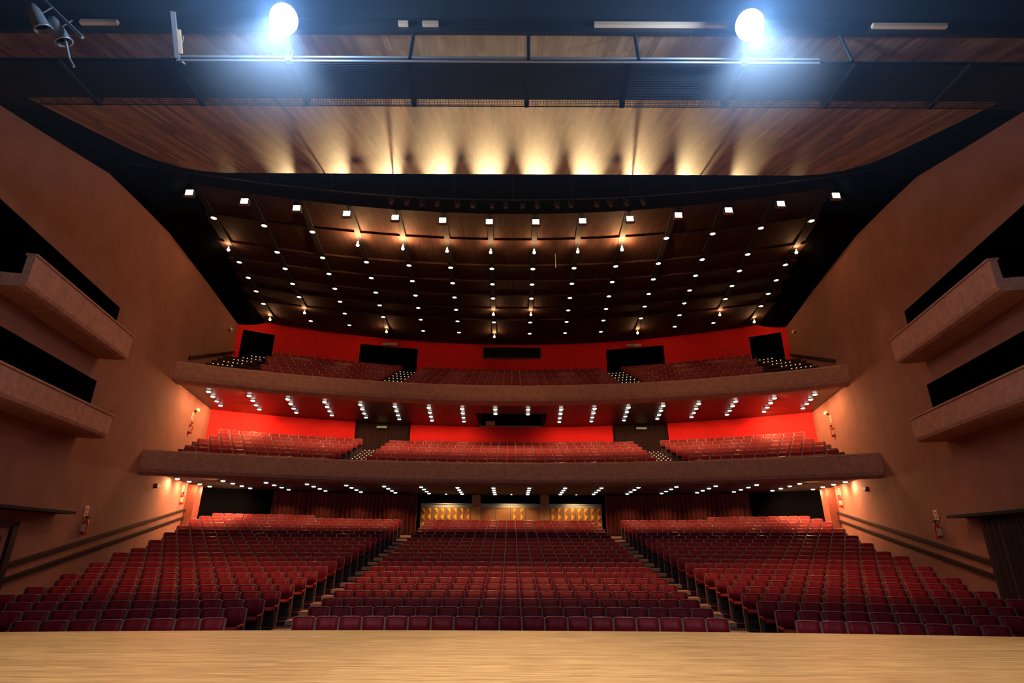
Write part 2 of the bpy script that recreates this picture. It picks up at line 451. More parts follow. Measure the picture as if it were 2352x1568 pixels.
booth_window('window_1', 38.35, 12.74, 13.5, 2.08, 0)
booth_window('window_2', 35.95, 7.22, 8.15, 2.03, 1)
mb = MB(); mb.box(-1.7, -1.1, 35.78, 35.88, 7.24 + H, 7.5 + H)
tag(mb.build('equipment_case', M['cream']), 'pale equipment case at the left of the mezzanine booth window', 'case')

# ---- glazed doors to the foyer behind the stalls
DZ0, DZ1 = -.6, 2.30
foy = MB()
foy.add([(-7, 39.6, DZ0 + H - .3), (7, 39.6, DZ0 + H - .3), (7, 39.6, 3.2 + H), (-7, 39.6, 3.2 + H)], [(0, 1, 2, 3)])
structure(foy.build('wall_foyer', M['brownwood']))
def door_y(x): return arc_y(36.45, x, 60)
pill = [(-2.5, -1.95), (1.85, 2.4)]
bays = [(-5.75, -2.5), (-1.95, 1.85), (2.4, 5.75)]
for k, (a, b) in enumerate(pill):
    mb = MB(); mb.box(a, b, 36.15, 36.7, DZ0 + H, 2.1 + H)
    structure(mb.build('trim_pillar', M['tanwood']))
    mb = MB(); mb.box(a, b, 36.2, 36.7, 2.1 + H, ZS_G + H)
    structure(mb.build('trim_pillar_head', M['brownwood']))
names = ['left bay', 'middle bay', 'right bay']
dn = 0
for bi, (a, b) in enumerate(bays):
    nl = 4; wl = (b - a) / nl
    mb = MB(); mb.box(a, b, 36.38, 36.44, 2.26 + H, 2.31 + H); mb.box(a, b, 36.44, 36.54, 2.08 + H, 2.26 + H)
    structure(mb.build('trim_door_head', [M['metal']]))
    for j in range(nl):
        x0 = a + wl * j; dn += 1
        root = empty('panelled_door', (x0 + wl / 2, 36.4, DZ0 + H))
        plain = bi == 1 and j != 2
        tag(root, f"{'plain brown' if plain else 'gold patterned'} glazed door, {ORD[j]} from left in the {names[bi]} behind the stalls", 'door', 'foyer doors behind the stalls')
        def lp(mb, nm, m): mb.build(nm, m, root)
        hw = wl / 2 - .012; hh = 2.08 - DZ0
        fr = MB(); t = .035
        fr.box(-hw, -hw + t, -.03, .03, 0, hh); fr.box(hw - t, hw, -.03, .03, 0, hh)
        fr.box(-hw, hw, -.03, .03, hh - t, hh); fr.box(-hw, hw, -.03, .03, 0, t)
        lp(fr, 'door_frame', M['frame'])
        bk = MB(); bk.box(-hw + t, hw - t, .0, .02, t, hh - t); lp(bk, 'door_panel', M['brownwood'])
        if not plain:
            g = MB(); d = -1 if x0 < 0 and bi == 0 else 1
            for cx in (-hw * .5, hw * .5):
                for q in range(5):
                    zc = hh - .09 - .47 * (q)
                    r = .20 if bi != 1 else .16
                    if q == 0:   # upper half piece
                        pts = [(cx - d * .06, zc + .04), (cx + d * r * .8, zc + .04), (cx - d * .06, zc - .26)] if bi != 1 else [(cx - .06, zc + .02), (cx + .16, zc + .02), (cx - .06, zc - .22)]
                    else:
                        pts = [(cx - d * .06, zc - .24 + .47)] + [(cx - d * .06 + d * r * math.sin(PI * i / 6), zc - .02 + .47 * .5 * math.cos(PI * i / 6) - .0) for i in range(1, 6)] + [(cx - d * .06, zc - .26)]
                        pts = [(cx - d * .06, zc + .2), (cx - d * .06 + d * r, zc + .02), (cx - d * .06 + d * r * .8, zc - .08), (cx - d * .06, zc - .22)]
                    if min(p[1] for p in pts) < .1: continue
                    m_ = len(pts)
                    vs = [(x, -.03, z) for x, z in pts] + [(x, 0, z) for x, z in pts]
                    g.add(vs, [tuple(range(m_)), tuple(reversed(range(m_, 2 * m_)))] + [(i, (i + 1) % m_, m_ + (i + 1) % m_, m_ + i) for i in range(m_)])
            lp(g, 'gold_inlay', M['gold'])
mb = MB(); mb.box(-1.32, .92, 35.35, 35.95, .15 + H, 1.06 + H)
root = mb.build('sound_desk', M['tanwood']); tag(root, 'low tan wooden desk front standing behind the last centre row', 'desk')
mb = MB(); mb.box(-1.34, .94, 35.33, 35.97, 1.06 + H, 1.10 + H); mb.build('desk_top', M['tanwood'], root)

# ---- main ceiling: shallow saw-tooth panels over the gallery
R_C = 42.
CE = [20.75, 23.0, 25.6, 27.45, 29.35, 31.2, 33.1, 35.1, 39.2]
CZ = 13.62
mb = MB(); P = []
prof = []
for i, y in enumerate(CE):
    if i: prof.append((y, CZ - .05 + (.1 if i < 8 else .25)))
    if i < len(CE) - 1: prof.append((y + .001, CZ - .05 + (0.0 if i < 7 else .1)))
sweep(mb, prof, R_C, inset=1.0)
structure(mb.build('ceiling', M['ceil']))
# dark fascia above the front edge, roof of the lighting slot, near-black strips painting the shade along the side walls
mb = MB(); sweep(mb, [(20.75, CZ - .05), (20.72, CZ + 3.2)], R_C, inset=.6)
structure(mb.build('ceiling_fascia', M['dark']))
mb = MB(); mb.box(-20, 20, -2, 42, 17 + H, 17.2 + H)
structure(mb.build('ceiling_upper_slab', M['void']))
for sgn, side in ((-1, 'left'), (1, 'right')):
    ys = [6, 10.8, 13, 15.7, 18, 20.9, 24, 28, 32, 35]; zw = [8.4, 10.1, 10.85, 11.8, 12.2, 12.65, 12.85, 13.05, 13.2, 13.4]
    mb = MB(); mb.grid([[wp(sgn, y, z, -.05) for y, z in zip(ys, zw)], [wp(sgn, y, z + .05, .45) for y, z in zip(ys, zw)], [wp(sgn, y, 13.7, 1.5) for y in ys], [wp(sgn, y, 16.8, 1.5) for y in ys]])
    structure(mb.build('ceiling_shade_strip_' + side, M['void']))

# timber reflector sloping down towards the stage
def refl(y): return 6.2 + .36 * y
mb = MB(); ys = [7.75, 9.5, 11.5, 13.7, 14.5, 15.2, 15.55, 15.7]; hw = [11.6, 11.6, 11.6, 11.55, 11.4, 11.0, 10.5, 9.9]
P = [[(h * (2 * i / 24 - 1), y, refl(y) + H) for i in range(25)] for y, h in zip(ys, hw)]
mb.grid(P); mb.grid([P[-1], [(p[0], p[1] + .05, p[2] + .35) for p in P[-1]]])
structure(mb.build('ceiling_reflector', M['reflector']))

# proscenium header / stage ceiling in front of the reflector
mb = MB(); mb.box(-14, 14, 7.64, 7.75, 9.1 + H, 10.1 + H); mb.box(-14, 14, -4, 7.64, 9.9 + H, 10.1 + H)
structure(mb.build('ceiling_stage', M['dark']))

# ================================================================== FIXTURES
def lamp(parent, loc, kind, power, col, spot=60, blend=.5, aim=(0, 0, -1), r=.05):
    d = bpy.data.lights.new('lamp', kind); d.energy = power; d.color = col
    if kind == 'SPOT': d.spot_size = math.radians(spot); d.spot_blend = blend
    d.shadow_soft_size = r
    o = bpy.data.objects.new('lamp', d); C.objects.link(o); o.parent = parent; o.location = loc
    o.rotation_euler = Vector(aim).to_track_quat('-Z', 'Y').to_euler()
    return o

disc = [(0, 0)]
# shared meshes
mb = MB(); mb.lathe([(.115, .02), (.16, .0), (.165, -.02), (.125, -.025), (.115, .02)], 16); me_ring = mb.mesh('trim_ring', M['black'])
mb = MB(); mb.lathe([(.118, -.012), (.06, -.02), (.001, -.022)], 16); me_lens = mb.mesh('lens', M['lens_warm'])
me_lens_h = MB().lathe([(.118, -.01), (.11, -.05), (.07, -.075), (.001, -.085)], 16).mesh('lens', M['lens_hot'])
me_lens_d = MB().lathe([(.118, -.01), (.11, -.05), (.07, -.07), (.001, -.075)], 16).mesh('lens', M['lens_white'])
me_lens_w = MB().lathe([(.108, -.012), (.105, -.05), (.085, -.066), (.001, -.07)], 16).mesh('lens', M['lens_white'])
me_bulb = MB().lathe([(.02, 0), (.05, -.03), (.085, -.09), (.09, -.14), (.07, -.19), (.001, -.215)], 14).mesh('bulb', M['bulb'])
me_sock = MB().lathe([(.001, .0), (.05, .0), (.06, -.12), (.05, -.2), (.03, -.22)], 12).mesh('socket', M['black'])

def fixture(name, x, y, z, label, cat, group, lens, ring=me_ring, scale=1):
    root = empty(name, (x, y, z)); tag(root, label, cat, group)
    root.scale = (scale,) * 3
    link(bpy.data.objects.new('trim_ring', ring), root); link(bpy.data.objects.new('lens', lens), root)
    return root

# main ceiling: eight curved rows of fourteen lamps
ROWC = [20.8, 23.35, 25.9, 27.75, 29.65, 31.5, 33.4, 35.45]
BULBS = {(1, c) for c in range(3, 10)} | {(2, 0), (2, 13), (7, 0), (6, 1), (7, 3), (5, 6), (7, 6), (5, 7), (7, 10), (6, 12), (7, 13)}
rown = ['front row at the slot', 'second row', 'third row', 'fourth row', 'fifth row', 'sixth row', 'seventh row', 'back row']
slot_pts = []
for c in range(14):
    pts = []
    for r in range(8):
        s_ = 2.02 + (2.44 - 2.02) * (ROWC[r] - 20.8) / (35.45 - 20.8)
        a = (c - 6.5) * s_
        x = R_C * math.sin(a / R_C); y = arc_y(ROWC[r], x, R_C); pts.append((x, y))
        where = f'{rown[r]} of the gallery ceiling, {ORD[c]} from the left'
        if r == 0:
            root = empty('flood_light', (x, y - .15, 13.05 + H), 0)
            tag(root, f'square floodlight, front row at the ceiling slot, {ORD[c]} from the left', 'floodlight', 'floodlights along the front of the gallery ceiling')
            hs = MB(); hs.box(-.17, .17, -.06, .1, -.14, .14); hs.build('housing', M['black'], root)
            ln = MB(); ln.box(-.14, .14, -.075, -.06, -.11, .12); ln.build('lens', M['lens_hot'], root)
            sh = MB(); sh.box(-.2, .2, -.14, .02, -.17, -.15); sh.build('shelf', M['frame'], root)
            br = MB(); br.tube((0, .06, .12), (0, .06, .58), .02, 6); br.build('bracket', M['black'], root)
            lamp(root, (0, -.12, 0), 'SPOT', P_FLOOD, (1, .68, .33), 15, .9, (-x * .03, -1, -.258), .05)
        elif (r, c) in BULBS:
            dz = .36 if r == 1 else .16
            root = empty('bare_bulb_light', (x, y, CZ + H - .05)); tag(root, f'bare glowing bulb hanging low, {where}', 'bulb light', 'bare bulbs hanging from the gallery ceiling')
            st = MB(); st.tube((0, 0, 0), (0, 0, -dz), .012, 6); st.build('cord', M['black'], root)
            o = link(bpy.data.objects.new('socket', me_sock), root); o.location = (0, 0, -dz + .08)
            o = link(bpy.data.objects.new('bulb', me_bulb), root); o.location = (0, 0, -dz - .02); o.scale = (.8, .8, .7)
            lamp(root, (0, -.12, -dz + .02), 'POINT', P_BULB * (5 if c in (3, 4, 9) and r == 1 else 1.2 if r == 1 else .6), WARMER, r=.05)
        else:
            root = fixture('recessed_downlight', x, y, CZ + H - .055, f'round downlight, {where}', 'downlight', 'downlights of the gallery ceiling', me_lens, scale=1.0)
            lamp(root, (0, 0, -.06), 'SPOT', P_CEIL * (2.6 if c in (0, 13) else 1) * (1 if r < 4 else .7), WARM, 46 if c in (0, 13) else 32, .6, (0, -.05, -1), .06)
    slot_pts.append(pts)
# dark channels along each column of lamps
for c, pts in enumerate(slot_pts):
    mb = MB(); W = .13; A, B = [], []
    pp = [pts[0]] + pts[1:] + [(pts[-1][0], pts[-1][1] + 1)]
    for (x, y) in pp:
        A.append((x - W, y, CZ - .062 + H)); B.append((x + W, y, CZ - .062 + H))
    mb.grid([A, B]); mb.grid([B, [(p[0], p[1], p[2] + .05) for p in B]]); mb.grid([A, [(p[0], p[1], p[2] + .05) for p in A]])
    structure(mb.build(f'trim_channel', M['dark']))

# soffit lights
def soffit_lights(z, y0, dy, xs0, xs3, n_rows, label, group, lens, power, spot, col, floorname, skip=(), tilt=False, edge=2.2):
    for c in range(18):
        for r in range(n_rows):
            s_ = xs0 + (xs3 - xs0) * r / (n_rows - 1)
            a = (c - 8.5) * s_; x = 34 * math.sin(a / 34); y = arc_y(y0 + dy * r, x, 34)
            if (r, c) in skip: continue
            rn = ['front row', 'second row', 'third row', 'back row'][r]
            root = fixture('soffit_downlight', x, y, z + H - .005, f'{label}, {rn}, {ORD[c]} from the left', 'downlight', group, lens(r), scale=.95)
            side_ = -1 if c < 2 else (1 if c > 15 else 0)
            lamp(root, (0, 0, -.14), 'SPOT', power * ((edge if c in (1, 16) else edge * .4) if side_ else (.5 if (r > 1 and tilt) else 1)), col, 168 if side_ else spot, 1 if side_ else .7, (side_ * .7, .62 if (r > 1 and tilt) else (-.5 if side_ and r == 0 else 0), -1), .06)
soffit_lights(ZS_M, 30.75, 1.17, 1.88, 2.0, 4, 'round warm downlight in the mezzanine ceiling', 'downlights of the mezzanine ceiling', lambda r: me_lens_h if r < 2 else me_lens_d, P_MEZZ, 145, WARMER, 'm', tilt=True, edge=2.5,
              skip={(2, 8), (2, 9), (3, 8), (3, 9)})
soffit_lights(ZS_G, 31.3, 1.38, 1.98, 2.04, 4, 'white downlight in the low ceiling over the stalls', 'downlights of the stalls ceiling', lambda r: me_lens_w, P_GROUND, 110, (1, .50, .22), 'g', edge=4)

# lighting bridge between reflector and ceiling: rail with spotlights
RY, RZ = 17.35, 11.70
root = empty('bridge_rail', (0, RY, RZ + H)); tag(root, 'long dark pipe rail carrying spotlights inside the ceiling slot', 'lighting rail')
mb = MB()
for i in range(24):
    x0, x1 = -13.2 + 1.1 * i, -13.2 + 1.1 * (i + 1)
    mb.tube((x0, arc_y(0, x0, R_C), .26), (x1, arc_y(0, x1, R_C), .26), .03, 6)
mb.build('pipe', M['black'], root)
for i in range(13):
    x0 = -13.2 + 2.2 * i
    mb = MB(); mb.tube((x0, arc_y(0, x0, R_C), .26), (x0, arc_y(0, x0, R_C), 17.0 - RZ), .02, 6)
    mb.build('hanger', M['black'], root)
spx = [898, 933, 967, 1001, 1048, 1083, 1128, 1161, 1199, 1233, 1280, 1311, 1370, 1401, 1437, 1475]
for i, px in enumerate(spx):
    x = (px - 1176) * .0160
    root = empty('stage_spotlight', (x, arc_y(RY, x, R_C), RZ + H))
    tag(root, f'small dark stage spotlight on the slot rail, {ORD[i]} from the left', 'spotlight', 'spotlights on the rail in the ceiling slot')
    q = Matrix.Rotation(math.radians(168), 4, 'X')
    b = MB(); b.lathe([(.001, -.22), (.06, -.22), (.085, -.15), (.085, .12), (.07, .12)], 12, q); b.build('housing', M['black'], root)
    l = MB(); l.lathe([(.07, .10), (.04, .115), (.001, .12)], 12, q); l.build('lens', M['glint'], root)
    y = MB(); y.box(-.10, -.09, -.02, .02, -.02, .24); y.box(.09, .10, -.02, .02, -.02, .24); y.box(-.10, .10, -.02, .02, .23, .25); y.build('yoke', M['black'], root)
    lamp(root, (0, .05, -.18), 'SPOT', P_SLOT_FILL, (1, .42, .2), 33, .9, (x * .125, .13, -1), .08)  # added lamp brightening the stalls rows below; the spotlight itself is unlit

# ---- catwalk above the stage front
DKZ, DY0, DY1 = 8.3, 7.72, 8.62
CW = 11.6
root = empty('catwalk', (0, (DY0 + DY1) / 2, DKZ + H)); tag(root, 'dark corrugated catwalk hanging below the timber reflector', 'catwalk')
inv = Matrix.Translation(root.location).inverted()
mb = MB(); nn = 44; P = []
for i in range(nn + 1):
    y = DY0 + (DY1 - DY0) * i / nn; z = DKZ + H + (.012 if i % 2 else -.012); P.append([(-CW, y, z), (CW, y, z)])
mb.grid(P); mb.box(-CW, CW, DY0, DY1, DKZ + H + .03, DKZ + H + .06)
mb.build('deck', M['deck'], root).matrix_parent_inverse = inv
for xx in (-8.35, -6.26, -4.15, -1.99, .27, 2.19, 4.26, 6.29, 8.4):
    mb = MB(); mb.box(xx - .03, xx + .03, DY0 - .03, DY1 + .14, DKZ + H - .06, DKZ + H - .0)
    mb.box(xx - .045, xx + .045, DY1 + .02, DY1 + .16, DKZ + H - .06, DKZ + H + .35)
    mb.build('joist', M['black'], root).matrix_parent_inverse = inv
for x0, x1 in ((-1.9, -1.85), (.28, .28), (2.3, 2.25), (6.2, 6.05)):
    mb = MB(); mb.tube((x0, DY0 - .06, DKZ + H), (x1, 7.62, 9.0 + H), .035, 8)
    mb.build('hanger', M['black'], root).matrix_parent_inverse = inv
# mesh kickboard along the far edge
mb = MB(); y = DY1 + .15; zz = DKZ + H
mb.box(-CW, CW, y - .01, y + .01, zz - .045, zz - .03)
i = -CW
while i < CW:
    mb.box(i, i + .006, y - .005, y + .005, zz - .03, zz + .2); i += .055
for k in range(5): mb.box(-CW, CW, y - .004, y + .004, zz + .045 * k, zz + .045 * k + .006)
mb.build('mesh_panel', M['black'], root).matrix_parent_inverse = inv
mb = MB()
for k, z in enumerate((-.055, .035)): mb.tube((-6.15, DY0 - .06, DKZ + z + H), (5.6, DY0 - .06, DKZ + z + H), .022, 8)
mb.build('front_rail', M['metal'], root).matrix_parent_inverse = inv
# bracket at the left end
root = empty('rail_bracket', (-6.15, DY0 - .06, DKZ + H)); tag(root, 'pale metal bracket at the left end of the catwalk rail', 'bracket')
up = Vector((.14, -.56, .47))
def slat(mb, a, b, w_, t_):
    a, b = Vector(a), Vector(b); q = (b - a).to_track_quat('Z', 'X').to_matrix().to_4x4(); L = (b - a).length
    return mb.box(-t_, t_, -w_, w_, 0, L, Matrix.Translation(a) @ q)
mb = MB(); slat(mb, (0, 0, 0), up, .035, .03); mb.build('upright', M['metal'], root)
mb = MB(); slat(mb, up * .1 + Vector((.07, 0, 0)), up * .62 + Vector((.07, 0, 0)), .03, .02); mb.build('wooden_plate', M['batten'], root)
mb = MB(); mb.tube((.03, 0, 0), (.2, -.25, .25), .010, 6); mb.build('stay', M['metal'], root)
mb = MB(); mb.tube((0, 0, 0), (.08, .12, -.03), .022, 6); mb.build('foot', M['metal'], root)
# the beam above with its tan battens
root = empty('upper_beam', (0, 7.60, 9.0 + H)); tag(root, 'long dark steel beam above the catwalk', 'beam')
mb = MB(); mb.box(-11.5, 11.5, -.04, .04, -.13, .2); mb.build('beam_web', M['black'], root)
for (x0, x1, where) in ((-7.6, -6.95, 'at the far left end'), (-2.02, -1.85, 'short, left of the middle'), (-1.6, -1.32, 'stubby, beside the second hanger'),
                        (1.42, 3.75, 'long, right of the middle'), (6.3, 7.6, 'long, at the right end')):
    mb = MB(); mb.box(x0 * 1.055, x1 * 1.055, 7.49, 7.56, 8.97 + H, 9.05 + H)
    o = mb.build('timber_batten', M['batten']); tag(o, f'tan timber batten fixed to the dark beam, {where}', 'batten', 'timber battens on the upper beam')

# two blazing work lamps on arms above the stage
for (x, z, side) in ((-3.94, 8.41, 'left'), (4.04, 8.33, 'right')):
    yl = 6.95
    root = empty('work_light', (x, yl, z + H)); tag(root, f'blazing blue-white floodlight on a pole above the catwalk rail, {side} one', 'work light', 'blue-white work lights over the stage')
    q = Vector((0, -.75, -.66)).to_track_quat('-Z', 'Y').to_matrix().to_4x4()
    mb = MB(); mb.lathe([(.001, .2), (.1, .18), (.2, .06), (.245, 0), (.25, -.01), (.235, 0)], 20, q); mb.build('reflector_housing', M['metal'], root)
    mb = MB(); mb.lathe([(.235, 0), (.12, -.03), (.001, -.04)], 20, q); mb.build('lens', M['stage_lamp'], root)
    mb = MB(); dx = .17 if x > 0 else -.17; mb.tube((.0, .12, -.05), (dx, DY0 - .06 - yl, DKZ - z), .028, 8); mb.build('pole', M['metal'], root)
    mb = MB(); mb.tube((dx + .06, .68, DKZ - z - .08), (dx + .1, .62, DKZ - z + .14), .014, 6); mb.box(dx - .05, dx + .07, .66, .75, DKZ - z - .09, DKZ - z + .06); mb.build('clamp', M['metal'], root)
    lamp(root, (0, -.1, -.1), 'SPOT', P_STAGE, (.97, .95, .97), 78, .5, (0, .03, -1), .2)
    lamp(root, (0, -.25, -.2), 'POINT', P_GLOW, (.45, .68, 1), r=.15)  # extra point lamp added to spread the blue glow through the haze

# pair of hanging can spotlights top left
root = empty('hanging_pipe', (-7.2, 6.4, 7.8 + H)); tag(root, 'sloping thin pipe above the two can spotlights', 'pipe')
mb = MB(); mb.tube((-.95, 0, .92), (.5, 0, -.46), .026, 8); mb.build('tube', M['metal'], root)
mb = MB(); mb.tube((-.6, 0, .58), (-.6, 0, 2.0), .02, 6); mb.build('drop_rod', M['metal'], root)
ax = Vector((.42, .36, -.83)).normalized()
for (x, y, z, wh) in ((-7.16, 6.3, 7.38, 'upper left'), (-7.07, 6.5, 7.35, 'lower right')):
    p = Vector((x + (-.08 if wh[0] == 'u' else 0), y, z)) - ax * .2
    root = empty('can_spotlight', (p.x, p.y, p.z + H)); tag(root, f'cylindrical metal can spotlight at the top left, the {wh} one of the pair', 'spotlight', 'pair of can spotlights')
    q = ax.to_track_quat('-Z', 'Y').to_matrix().to_4x4()
    mb = MB(); mb.lathe([(.001, .22), (.05, .21), (.085, .12), (.11, -.12), (.115, -.2)], 18, q); mb.build('housing', M['metal'], root)
    mb = MB(); mb.lathe([(.105, -.12), (.001, -.10)], 18, q); mb.build('lens', M['void'], root)
    mb = MB(); mb.lathe([(.118, -.17), (.13, -.2), (.11, -.2)], 18, q); mb.build('rim', M['metal'], root)
    mb = MB(); mb.tube((0, 0, .05), (.16, -.0, .22), .012, 6); mb.build('yoke', M['metal'], root)
mb = MB(); mb.tube((-7.07, 6.5, 7.42 + H), (-7.0, 6.6, 7.13 + H), .02, 6); mb.tube((-7.0, 6.6, 7.13 + H), (-6.88, 6.6, 6.96 + H), .02, 6)
o = mb.build('safety_strap', M['metal']); tag(o, 'short pale bent strap hanging below the can spotlights', 'strap')

# ================================================================== WALL FITTINGS
def extinguisher(sgn, y, z, label_):
    root = empty('fire_extinguisher', wp(sgn, y, z, .1), 0); tag(root, label_, 'fire extinguisher')
    mb = MB(); mb.lathe([(.001, 0), (.08, 0), (.085, .04), (.085, .4), (.06, .47), (.025, .5), (.025, .54)], 14); mb.build('cylinder_body', M['extred'], root)
    mb = MB(); mb.box(-.09, .09, -.095, -.075, .1, .34); mb.add([], []); mb.build('body_label', M['sign'], root)
    mb = MB(); mb.box(-.03, .03, -.03, .09, .54, .58); mb.box(-.015, .015, -.12, .03, .58, .61); mb.build('valve', M['black'], root)
    mb = MB(); mb.tube((-sgn * .02, -.04, .56), (-sgn * .11, -.08, .4), .012, 6); mb.tube((-sgn * .11, -.08, .4), (-sgn * .1, -.08, .15), .012, 6); mb.build('hose', M['black'], root)
def wall_sign(sgn, y, z, label_, w_=.26, h_=.36):
    root = empty('wall_sign', wp(sgn, y, z, .02)); tag(root, label_, 'sign')
    inv = Matrix.Translation(root.location).inverted()
    mb = MB(); wall_slab(mb, sgn, y - w_ / 2, y + w_ / 2, z - h_ / 2, z + h_ / 2, .005, .03); mb.build('sign_plate', M['sign'], root).matrix_parent_inverse = inv
    mb = MB(); wall_slab(mb, sgn, y - w_ * .3, y + w_ * .3, z - h_ * .35, z + h_ * .3, .03, .035); mb.build('sign_panel', M['extred'], root).matrix_parent_inverse = inv
    mb = MB(); wall_slab(mb, sgn, y - w_ * .12, y + w_ * .12, z - h_ * .2, z + h_ * .18, .035, .038); mb.build('sign_symbol', M['sign'], root).matrix_parent_inverse = inv
def wall_lamp(sgn, y, z, label_):
    root = empty('emergency_light', wp(sgn, y, z, .08)); tag(root, label_, 'emergency light')
    mb = MB(); mb.box(-.06, .08, -.13, .13, -.08, .08); mb.build('casing', M['cream'], root)
    mb = MB(); mb.lathe([(.001, 0), (.05, -.02), (.06, -.1)], 10, Matrix.Translation((-sgn * .02, -.12, -.03))); mb.build('shade', M['black'], root)
for sgn, side in ((-1, 'left'), (1, 'right')):
    extinguisher(sgn, 20.0, .18, f'red fire extinguisher with pale label on the {side} wall near the stage')
    wall_sign(sgn, 20.0, .95, f'pale red-bordered sign above the extinguisher near the stage, {side} wall')
    extinguisher(sgn, 29.2, 1.75, f'red fire extinguisher beside the rear column of the stalls, {side} wall')
    wall_sign(sgn, 29.2, 2.52, f'small pale sign under the mezzanine above the rear extinguisher, {side} wall')
    extinguisher(sgn, 28.3, 5.2, f'fire extinguisher at mezzanine level on the {side} wall')
    wall_sign(sgn, 28.4, 6.15, f'small sign above the mezzanine extinguisher, {side} wall')
    wall_lamp(sgn, 28.7, 6.55, f'cream emergency light at mezzanine level on the {side} wall')
    wall_lamp(sgn, 25.6, 2.35, f'cream emergency light just under the mezzanine front, {side} wall')
    wall_lamp(sgn, 31.6, 12.3, f'tiny dark emergency light high at gallery level, {side} wall')
    wall_sign(sgn, 34.1, 12.75, f'small pale sign beside the gallery end door, {side} wall', .2, .3)
    extinguisher(sgn, 34.1, 11.9, f'small extinguisher beside the gallery end door, {side} wall')
    # sloping gallery handrail
    mb = MB(); wall_slab(mb, sgn, 26.2, 34.0, 8.55, 8.72, 0, .1, za=3.0)
    tag(mb.build('gallery_handrail', M['rail']), f'dark handrail sloping up beside the gallery steps on the {side} wall', 'handrail')
for sgn, side in ((-1, 'left'), (1, 'right')):
    x = sgn * 8.8; y = arc_y(38.4, x, 34) - .06
    root = empty('exit_sign', (x, y, 13.26 + H)); tag(root, f'small pale exit sign box above the wide gallery doorway, {side}', 'sign')
    mb = MB(); mb.box(-.55, -.02, -.08, .0, 0, .16); mb.build('sign_face', M['green'], root)
    mb = MB(); mb.box(.02, .55, -.08, .0, 0, .18); mb.build('casing', M['cream'], root)
    x = sgn * 8.3; y = arc_y(36.2, x, 34) - .3
    mb = MB(); mb.box(x - .32, x + .32, y - .05, y, 6.82 + H, 6.95 + H)
    o = mb.build('exit_sign', M['green']); tag(o, f'thin pale exit sign over the mezzanine doorway, {side}', 'sign')
mb = MB(); mb.tube((2.15, 24.4, 13.72 + H), (2.16, 24.4, 12.85 + H), .018, 6)
tag(mb.build('loose_cable', M['metal']), 'short loose pale cable dangling from the gallery ceiling', 'cable')

# ================================================================== STAIRS IN THE AISLES
def aisle_stairs(lbl, sgn, x0, x1, steps, R_of, m, dots=0, half=True):
    """steps: (yc, z of tread)"""
    root = empty('aisle_stairs', (sgn * (x0 + x1) / 2, arc_y(steps[0][0], x0, R_of(0)), steps[0][1] + H)); tag(root, lbl, 'stairs')
    inv = Matrix.Translation(root.location).inverted()
    for i, (yc, z) in enumerate(steps):
        ya, yb = arc_y(yc, x0, R_of(i)), arc_y(yc, x1, R_of(i))
        d = .34
        mb = MB()
        a, b = sgn * x0, sgn * x1
        vs = [(a, ya, z - .12 + H), (b, yb, z - .12 + H), (b, yb + d, z - .12 + H), (a, ya + d, z - .12 + H)]
        vs += [(p[0], p[1], z + H) for p in vs]
        mb.add(vs, [(0, 3, 2, 1), (4, 5, 6, 7), (0, 1, 5, 4), (1, 2, 6, 5), (2, 3, 7, 6), (3, 0, 4, 7)])
        t = mb.build('tread', m, root); t.matrix_parent_inverse = inv
        if dots:
            for k in range(dots):
                f = (k + .5) / dots
                x = a + (b - a) * f; y = ya + (yb - ya) * f
                mb = MB(); mb.box(x - .026, x + .026, y - .012, y + .02, z + H, z + H + .035)
                mb.build('step_light', M['led'], t)
    return root
for sgn, side in ((-1, 'left'), (1, 'right')):
    st = []
    for i in range(NR):
        st.append((ROW_Y[i] - .64, floor_z(i) + .02))
    aisle_stairs(f'wooden stair treads climbing the {side} aisle of the stalls', sgn, 5.12, 6.2, st, lambda i: ROW_R[i], M['tread'])
    st = []
    for k in range(7):
        for h in (0, 1): st.append((M_ROW0 + PITCH * (k + .5 * h) - .4, M_Z0 + M_RISE * (k + .5 * h) + .02))
    aisle_stairs(f'mezzanine aisle stairs with dotted step lights, {side} side', sgn, 7.75, 8.95, st, lambda i: 33.5, M['carpet'], dots=5)
    st = []
    for k in range(7):
        for h in (0, 1): h or st.append((U_ROW0 + PITCH * (k + .5 * h) - .4, U_Z0 + .42 + U_RISE * (k + .5 * h) + .02))
    aisle_stairs(f'gallery aisle stairs with dotted step lights, {side} of centre block', sgn, 6.35, 7.5, st, lambda i: 33.5, M['carpet'], dots=5)
    aisle_stairs(f'gallery end stairs with dotted step lights along the {side} wall', sgn, 14.9, 15.9, st[1:], lambda i: 33.5, M['carpet'], dots=5)

